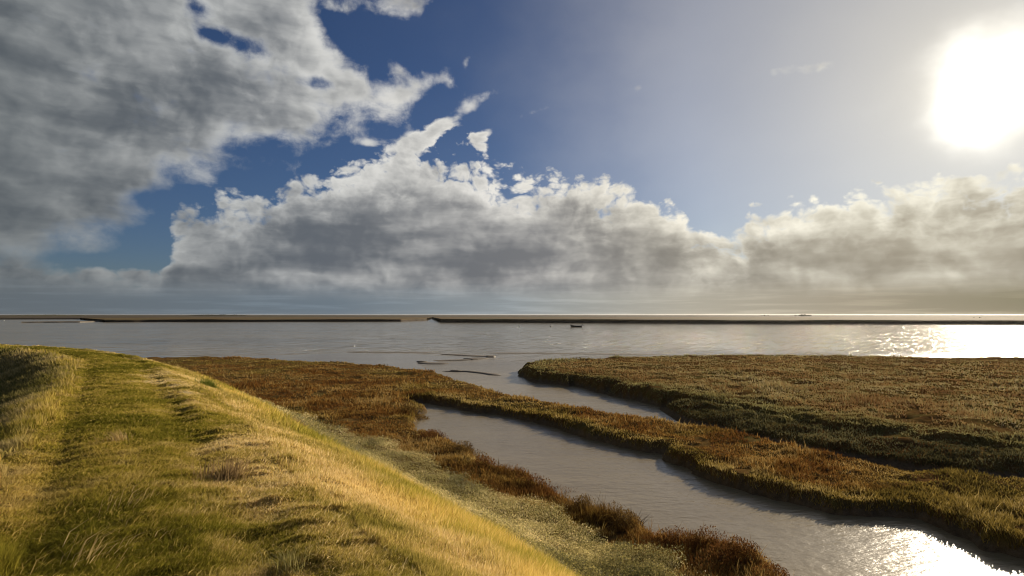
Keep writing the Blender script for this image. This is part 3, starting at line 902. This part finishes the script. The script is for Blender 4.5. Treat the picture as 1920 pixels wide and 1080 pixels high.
def build_boat():
    x, y = P(1081, 613.2, 0)
    root = bpy.data.objects.new('rowing_boat', None); COL.objects.link(root); root.location = (x, y, 0)
    root.rotation_euler = (0, 0, math.radians(-5)); root.scale = (.88, .88, .88)
    tag(root, 'small dark open boat with raised bow and tilted outboard moored on the open water', 'boat')
    # hull: bow at -x.  station: x, half beam, keel z, sheer z
    st = [(-2.45, .03, .35, .98), (-2.2, .28, .02, .86), (-1.7, .56, -.14, .72), (-1.0, .76, -.2, .60), (0, .85, -.22, .53), (1.0, .84, -.2, .52), (1.8, .78, -.16, .55), (2.2, .74, -.12, .58)]
    def skin(off):
        V = []; k = 13
        for sx, hb, kz, sz in st:
            for j in range(k):
                u = j / (k - 1) * 2 - 1
                yy = max(hb - off, .01) * math.copysign(abs(u) ** .75, u)
                zz = kz + off + (sz - kz - off) * (abs(u) ** 2.2)
                V.append((sx, yy, zz))
        return V, k
    V, k = skin(0); F = [(i * k + j, (i + 1) * k + j, (i + 1) * k + j + 1, i * k + j + 1) for i in range(len(st) - 1) for j in range(k - 1)]
    V2, _ = skin(.05); o = len(V)
    F += [tuple(o + q for q in f[::-1]) for f in F]
    V += V2
    n = len(st)
    for i in range(n - 1):
        F += [(i * k, o + i * k, o + (i + 1) * k, (i + 1) * k), (i * k + k - 1, (i + 1) * k + k - 1, o + (i + 1) * k + k - 1, o + i * k + k - 1)]
    F += [tuple((n - 1) * k + j for j in range(k)), tuple(o + (n - 1) * k + j for j in range(k))[::-1]]
    link('hull', V, F, M['hull'], root, smooth=False)
    rails = [tube([(sx, sg * hb, sz + .01) for sx, hb, kz, sz in st], .035) for sg in (-1, 1)]
    link('gunwale', *join(*rails), M['rail'], root)
    for sx, hb in ((-1.1, .68), (.3, .78), (1.5, .72)):
        link('thwart', *box(sx - .12, sx + .12, -hb, hb, .28, .33), M['rail'], root)
    link('stem_post', *box(-2.52, -2.4, -.04, .04, .3, 1.12), M['rail'], root)
    mot = link('outboard_motor', *join(box(2.15, 2.55, -.17, .17, .75, 1.12, .7), box(2.12, 2.3, -.1, .1, .4, .8)), M['motor'], root)
    link('drive_leg', *join(tube([(2.45, 0, .85), (2.8, 0, .62), (3.2, 0, .32)], [.09, .075, .06]), box(2.78, 3.05, -.12, .12, .5, .53)), M['motor'], mot)
    blades_ = [box(3.2, 3.23, -.03, .03, .3, .48), box(3.2, 3.23, -.16, -.02, .22, .28), box(3.2, 3.23, .02, .16, .22, .28)]
    link('propeller', *join(*blades_), M['motor'], mot)
    for px, label, r, mat in ((1033, 'small pale mooring buoy floating left of the moored boat', .34, 'buoy'), (974, 'tiny white buoy alone on the open water, farther from the boat', .26, 'white'),
                              (7, 'white float at the far left edge of the water below the far bank', .5, 'white')):
        bx, by = P(px, 612.4 if px > 500 else 601.2, 0)
        q = bpy.data.objects.new('buoy', None); COL.objects.link(q); q.location = (bx, by, 0)
        tag(q, label, 'buoy')
        prof = [(0, -.5), (.5, -.42), (.85, -.15), (1, .15), (.88, .55), (.5, .85), (.15, 1.0)]
        k = 16
        V = [(r * a * math.cos(2 * math.pi * j / k), r * a * math.sin(2 * math.pi * j / k), r * b) for a, b in prof for j in range(k)]
        F = [(i * k + j, i * k + (j + 1) % k, (i + 1) * k + (j + 1) % k, (i + 1) * k + j) for i in range(len(prof) - 1) for j in range(k)] + [tuple((len(prof) - 1) * k + j for j in range(k))]
        link('float_body', V, F, M[mat], q, smooth=True)
        ring = [(.11 * r * 3 * math.cos(a) * .4, 0, r * 1.0 + .1 * r * 3 * (.35 + math.sin(a) * .4)) for a in np.linspace(0, 6.283, 13)]
        link('mooring_ring', *tube(ring, .03), M['motor'], q)


# ------------------------------------------------------------------ build everything
M = {}
M['ground'] = ground_mat(); M['water'] = water_mat()
M['grass'] = plant_mat('grass_blade', .45); M['purslane'] = plant_mat('purslane_leaf', .45, .05, .5); M['marsh'] = plant_mat('marsh_leaf', .35)
M['twig'] = simple_mat('twig', (.09, .06, .04), .9)
M['mud'] = simple_mat('wet_mud', (.13, .105, .075), .7)
M['hull'] = simple_mat('dark_hull', (.025, .024, .024), .5); M['rail'] = simple_mat('dark_timber', (.05, .035, .025), .6); M['motor'] = simple_mat('black_motor', (.02, .02, .022), .35)
M['buoy'] = simple_mat('faded_buoy', (.55, .50, .45), .5); M['white'] = simple_mat('white_float', (.8, .8, .78), .5)
M['farmarsh'] = far_mat('far_marsh', ((.075, .045, .022), (.13, .085, .032), (.07, .07, .026)))  # marsh tones darkened: the shade side of backlit grass is in the colour
M['farland'] = far_mat('far_land', ((.07, .05, .024), (.115, .09, .038), (.075, .078, .03)))
HAZE = 0.00003
NPLANT = 3100000

build_ground()
k = 96
wv = [(22000 * math.cos(2 * math.pi * i / k), 22000 * math.sin(2 * math.pi * i / k), 0) for i in range(k)]
tag(link('water', wv, [tuple(range(k))], M['water']), kind='structure')
build_plants()
build_boat()

# mud features at the creek mouth
for pts, w, h in [
    ([(826, 664.2), (850, 664.6), (880, 666.5), (905, 667.8), (924, 668.4)], 1.3, .13), ([(910, 668.6), (930, 668.6)], 1.6, .26),
    ([(800, 677.5), (830, 676), (870, 674.8), (895, 673.2), (915, 671)], 1.0, .14), ([(872, 674), (892, 673)], 1.4, .24), ([(790, 680), (810, 681.5), (842, 681.5)], 1.3, .15), ([(788, 679), (796, 680)], .8, .3),
    ([(830, 697), (850, 696), (880, 696.5), (910, 700), (938, 704)], .7, .16), ([(846, 695.5), (866, 696.5)], .7, .22),
    ([(650, 660), (760, 660.5), (830, 662.3)], 1.6, .045), ([(905, 661.6), (1000, 662), (1140, 663.5), (1250, 664.6)], 1.8, .06),
    ]:
    strip_bank('mudbank', [P(*p) for p in pts], w, h, M['mud'])

# far shore
Z = lambda l: [P(*p) for p in l]
far_land('far_marsh', Z([(196, 604.2), (300, 603.6), (480, 603.4), (640, 603.2), (752, 602.8), (800, 600.6)]), Z([(150, 599), (300, 598), (480, 597.6), (640, 597.4), (752, 597.2), (810, 597.4)]), 1.6, M['farmarsh'], seed=1)
far_land('far_marsh', Z([(826, 604.6), (960, 605), (1100, 605.6), (1280, 607), (1400, 607.6), (1600, 608.4), (1760, 608.4), (1960, 609.6), (2300, 611)]),
         Z([(810, 598), (960, 598), (1100, 598), (1280, 597.6), (1400, 597.5), (1600, 597.4), (1760, 597.3), (1960, 597.3), (2300, 597.3)]), 1.95, M['farmarsh'], seed=2)
far_land('far_mudbank', Z([(40, 605.2), (90, 604.8), (150, 604.4), (192, 603.4)]), Z([(40, 604.6), (90, 604), (150, 603.4), (196, 602.6)]), .5, M['mud'], seed=3, face=.6)
far_land('far_shore', Z([(-250, 599.2), (0, 598.9), (200, 598.6), (500, 596.6), (800, 596.2), (1100, 596.2), (1290, 596.2), (1400, 596.2), (1700, 595.4), (1920, 594.9), (2200, 594.8)]),
         [(math.sin(math.radians(a)) * 14000, math.cos(math.radians(a)) * 14000) for a in np.linspace(-52, 52, 30)], 1.1, M['farland'], seed=4, face=3)

# thin sea air between the ground and just above eye level
hm = bpy.data.materials.new('sea_haze'); hm.use_nodes = True; hm.node_tree.nodes.clear()
hv = hm.node_tree.nodes.new('ShaderNodeVolumePrincipled'); ho = hm.node_tree.nodes.new('ShaderNodeOutputMaterial')
hm.node_tree.links.new(hv.outputs[0], ho.inputs['Volume'])
hv.inputs['Color'].default_value = (.95, .95, .95, 1); hv.inputs['Density'].default_value = HAZE; hv.inputs['Anisotropy'].default_value = .6
if HAZE > 0:
    V_, F_ = box(-23000, 23000, -23000, 23000, -2.8, 7.5)
    tag(link('haze', V_, F_, hm), kind='stuff')

# things on the horizon
dk = [(0, (.05, .05, .03)), (1, (.10, .09, .05))]
mound('scrub_clump', 'long low dark wooded clump on the horizon at the left', 405, 76, 3.4, 1900, dk, 1200, lobes=10)
mound('scrub_clump', 'faint low hummock on the horizon right of the long dark clump', 448, 24, 1.6, 1900, [(0, (.14, .11, .06)), (1, (.2, .15, .08))], 300, lobes=4)
mound('scrub_clump', 'largest humped dark clump on the horizon under the sun haze', 1506, 22, 4.2, 1500, dk, 700, lobes=6)
mound('scrub_clump', 'little pointed dark clump left of the humped clump on the horizon', 1434, 11, 2.8, 1500, dk, 300, lobes=3)
mound('scrub_clump', 'thin dark clump on the pale horizon right of the boat', 1297, 16, 1.5, 1500, dk, 260, lobes=4)
mound('scrub_clump', 'small dark dot of scrub on the far shore above and right of the boat', 1150, 6, 2.2, 900, dk, 160, lobes=2)
mound('scrub_clump', 'low olive rise on the horizon at the far left', 95, 64, 2.4, 2400, [(0, (.10, .10, .05)), (1, (.15, .14, .07))], 900, lobes=8)
mound('scrub_clump', 'rounded bush mound on the far marsh edge at the far right', 1832, 18, 3.0, 620, dk, 400, lobes=4)

# shrubs along the near edge of the inner creek
br = [(0, (.05, .024, .012)), (.5, (.14, .062, .02)), (1, (.25, .13, .04))]
gr = [(0, (.06, .04, .016)), (.5, (.15, .09, .028)), (1, (.26, .17, .055))]
for lab, px, py, w, h, c, n in [
    ('brown green shrub mound at the narrow head of the inner creek', 770, 768, 60, .32, gr, 2200),
    ('dark brown shrub mound on the creek edge below its narrow head', 812, 812, 66, .36, br, 2400),
    ('rounded olive brown shrub jutting into the creek, second below its head', 868, 836, 70, .42, gr, 2600),
    ('low rusty shrub where the creek edge steps back below the olive shrub', 930, 866, 76, .34, br, 2600),
    ('broad russet shrub mound midway along the near creek edge', 1020, 900, 96, .42, br, 3400),
    ('brown shrub with ochre tips on the creek edge just past midway', 1090, 944, 80, .36, gr, 2800),
    ('dark bulky shrub standing highest over the near creek edge', 1180, 972, 96, .46, gr, 3800),
    ('rusty shrub between the bulky dark shrub and the frame bottom', 1290, 1010, 90, .38, br, 3400),
    ('russet shrub mound by the widest water, second from the frame bottom', 1385, 1040, 110, .38, br, 3800),
    ('reddish shrub at the bottom edge beside the brightest creek water', 1470, 1078, 110, .34, br, 3600)]:
    bush('marsh_shrub', lab, px, py, w, h, c, n, group='shrubs along the near edge of the inner creek')

straw = [(0, (.42, .30, .10)), (1, (.66, .50, .24))]
dry = [(0, (.20, .14, .07)), (1, (.44, .31, .15))]
grn = [(0, (.10, .13, .02)), (1, (.22, .24, .05))]
tuft('grass_tuft', 'pale straw tuft leaning on the middle of the path', 222, 828, 2.85, 110, .20, .16, straw, (-.7, .15), .35)
tuft('grass_tuft', 'heap of matted dead grass on the right of the path', 432, 892, 2.85, 420, .20, .34, dry, (.35, -.1), .8)
tuft('grass_tuft', 'dark dry tussock sunk in the golden slope', 556, 796, 1.9, 520, .28, .42, dry, (.25, -.1), .8)
tuft('weed_clump', 'small bright green weed clump on the golden slope', 392, 724, 2.6, 300, .22, .30, grn, (0, 0), .9, 'weed', .012)
tuft('grass_tuft', 'grey green spiky tuft at the bottom edge of the path', 540, 1064, 2.85, 120, .16, .16, [(0, (.18, .17, .05)), (1, (.42, .36, .15))], (-.2, 0), .8)
tuft('grass_tuft', 'long bleached stems lying across the near path', 160, 1050, 2.85, 40, .30, .4, straw, (.75, .1), .3)
tuft('grass_tuft', 'curled bleached stems on the path above the nearest ones', 235, 950, 2.85, 40, .26, .4, straw, (.55, .3), .5)
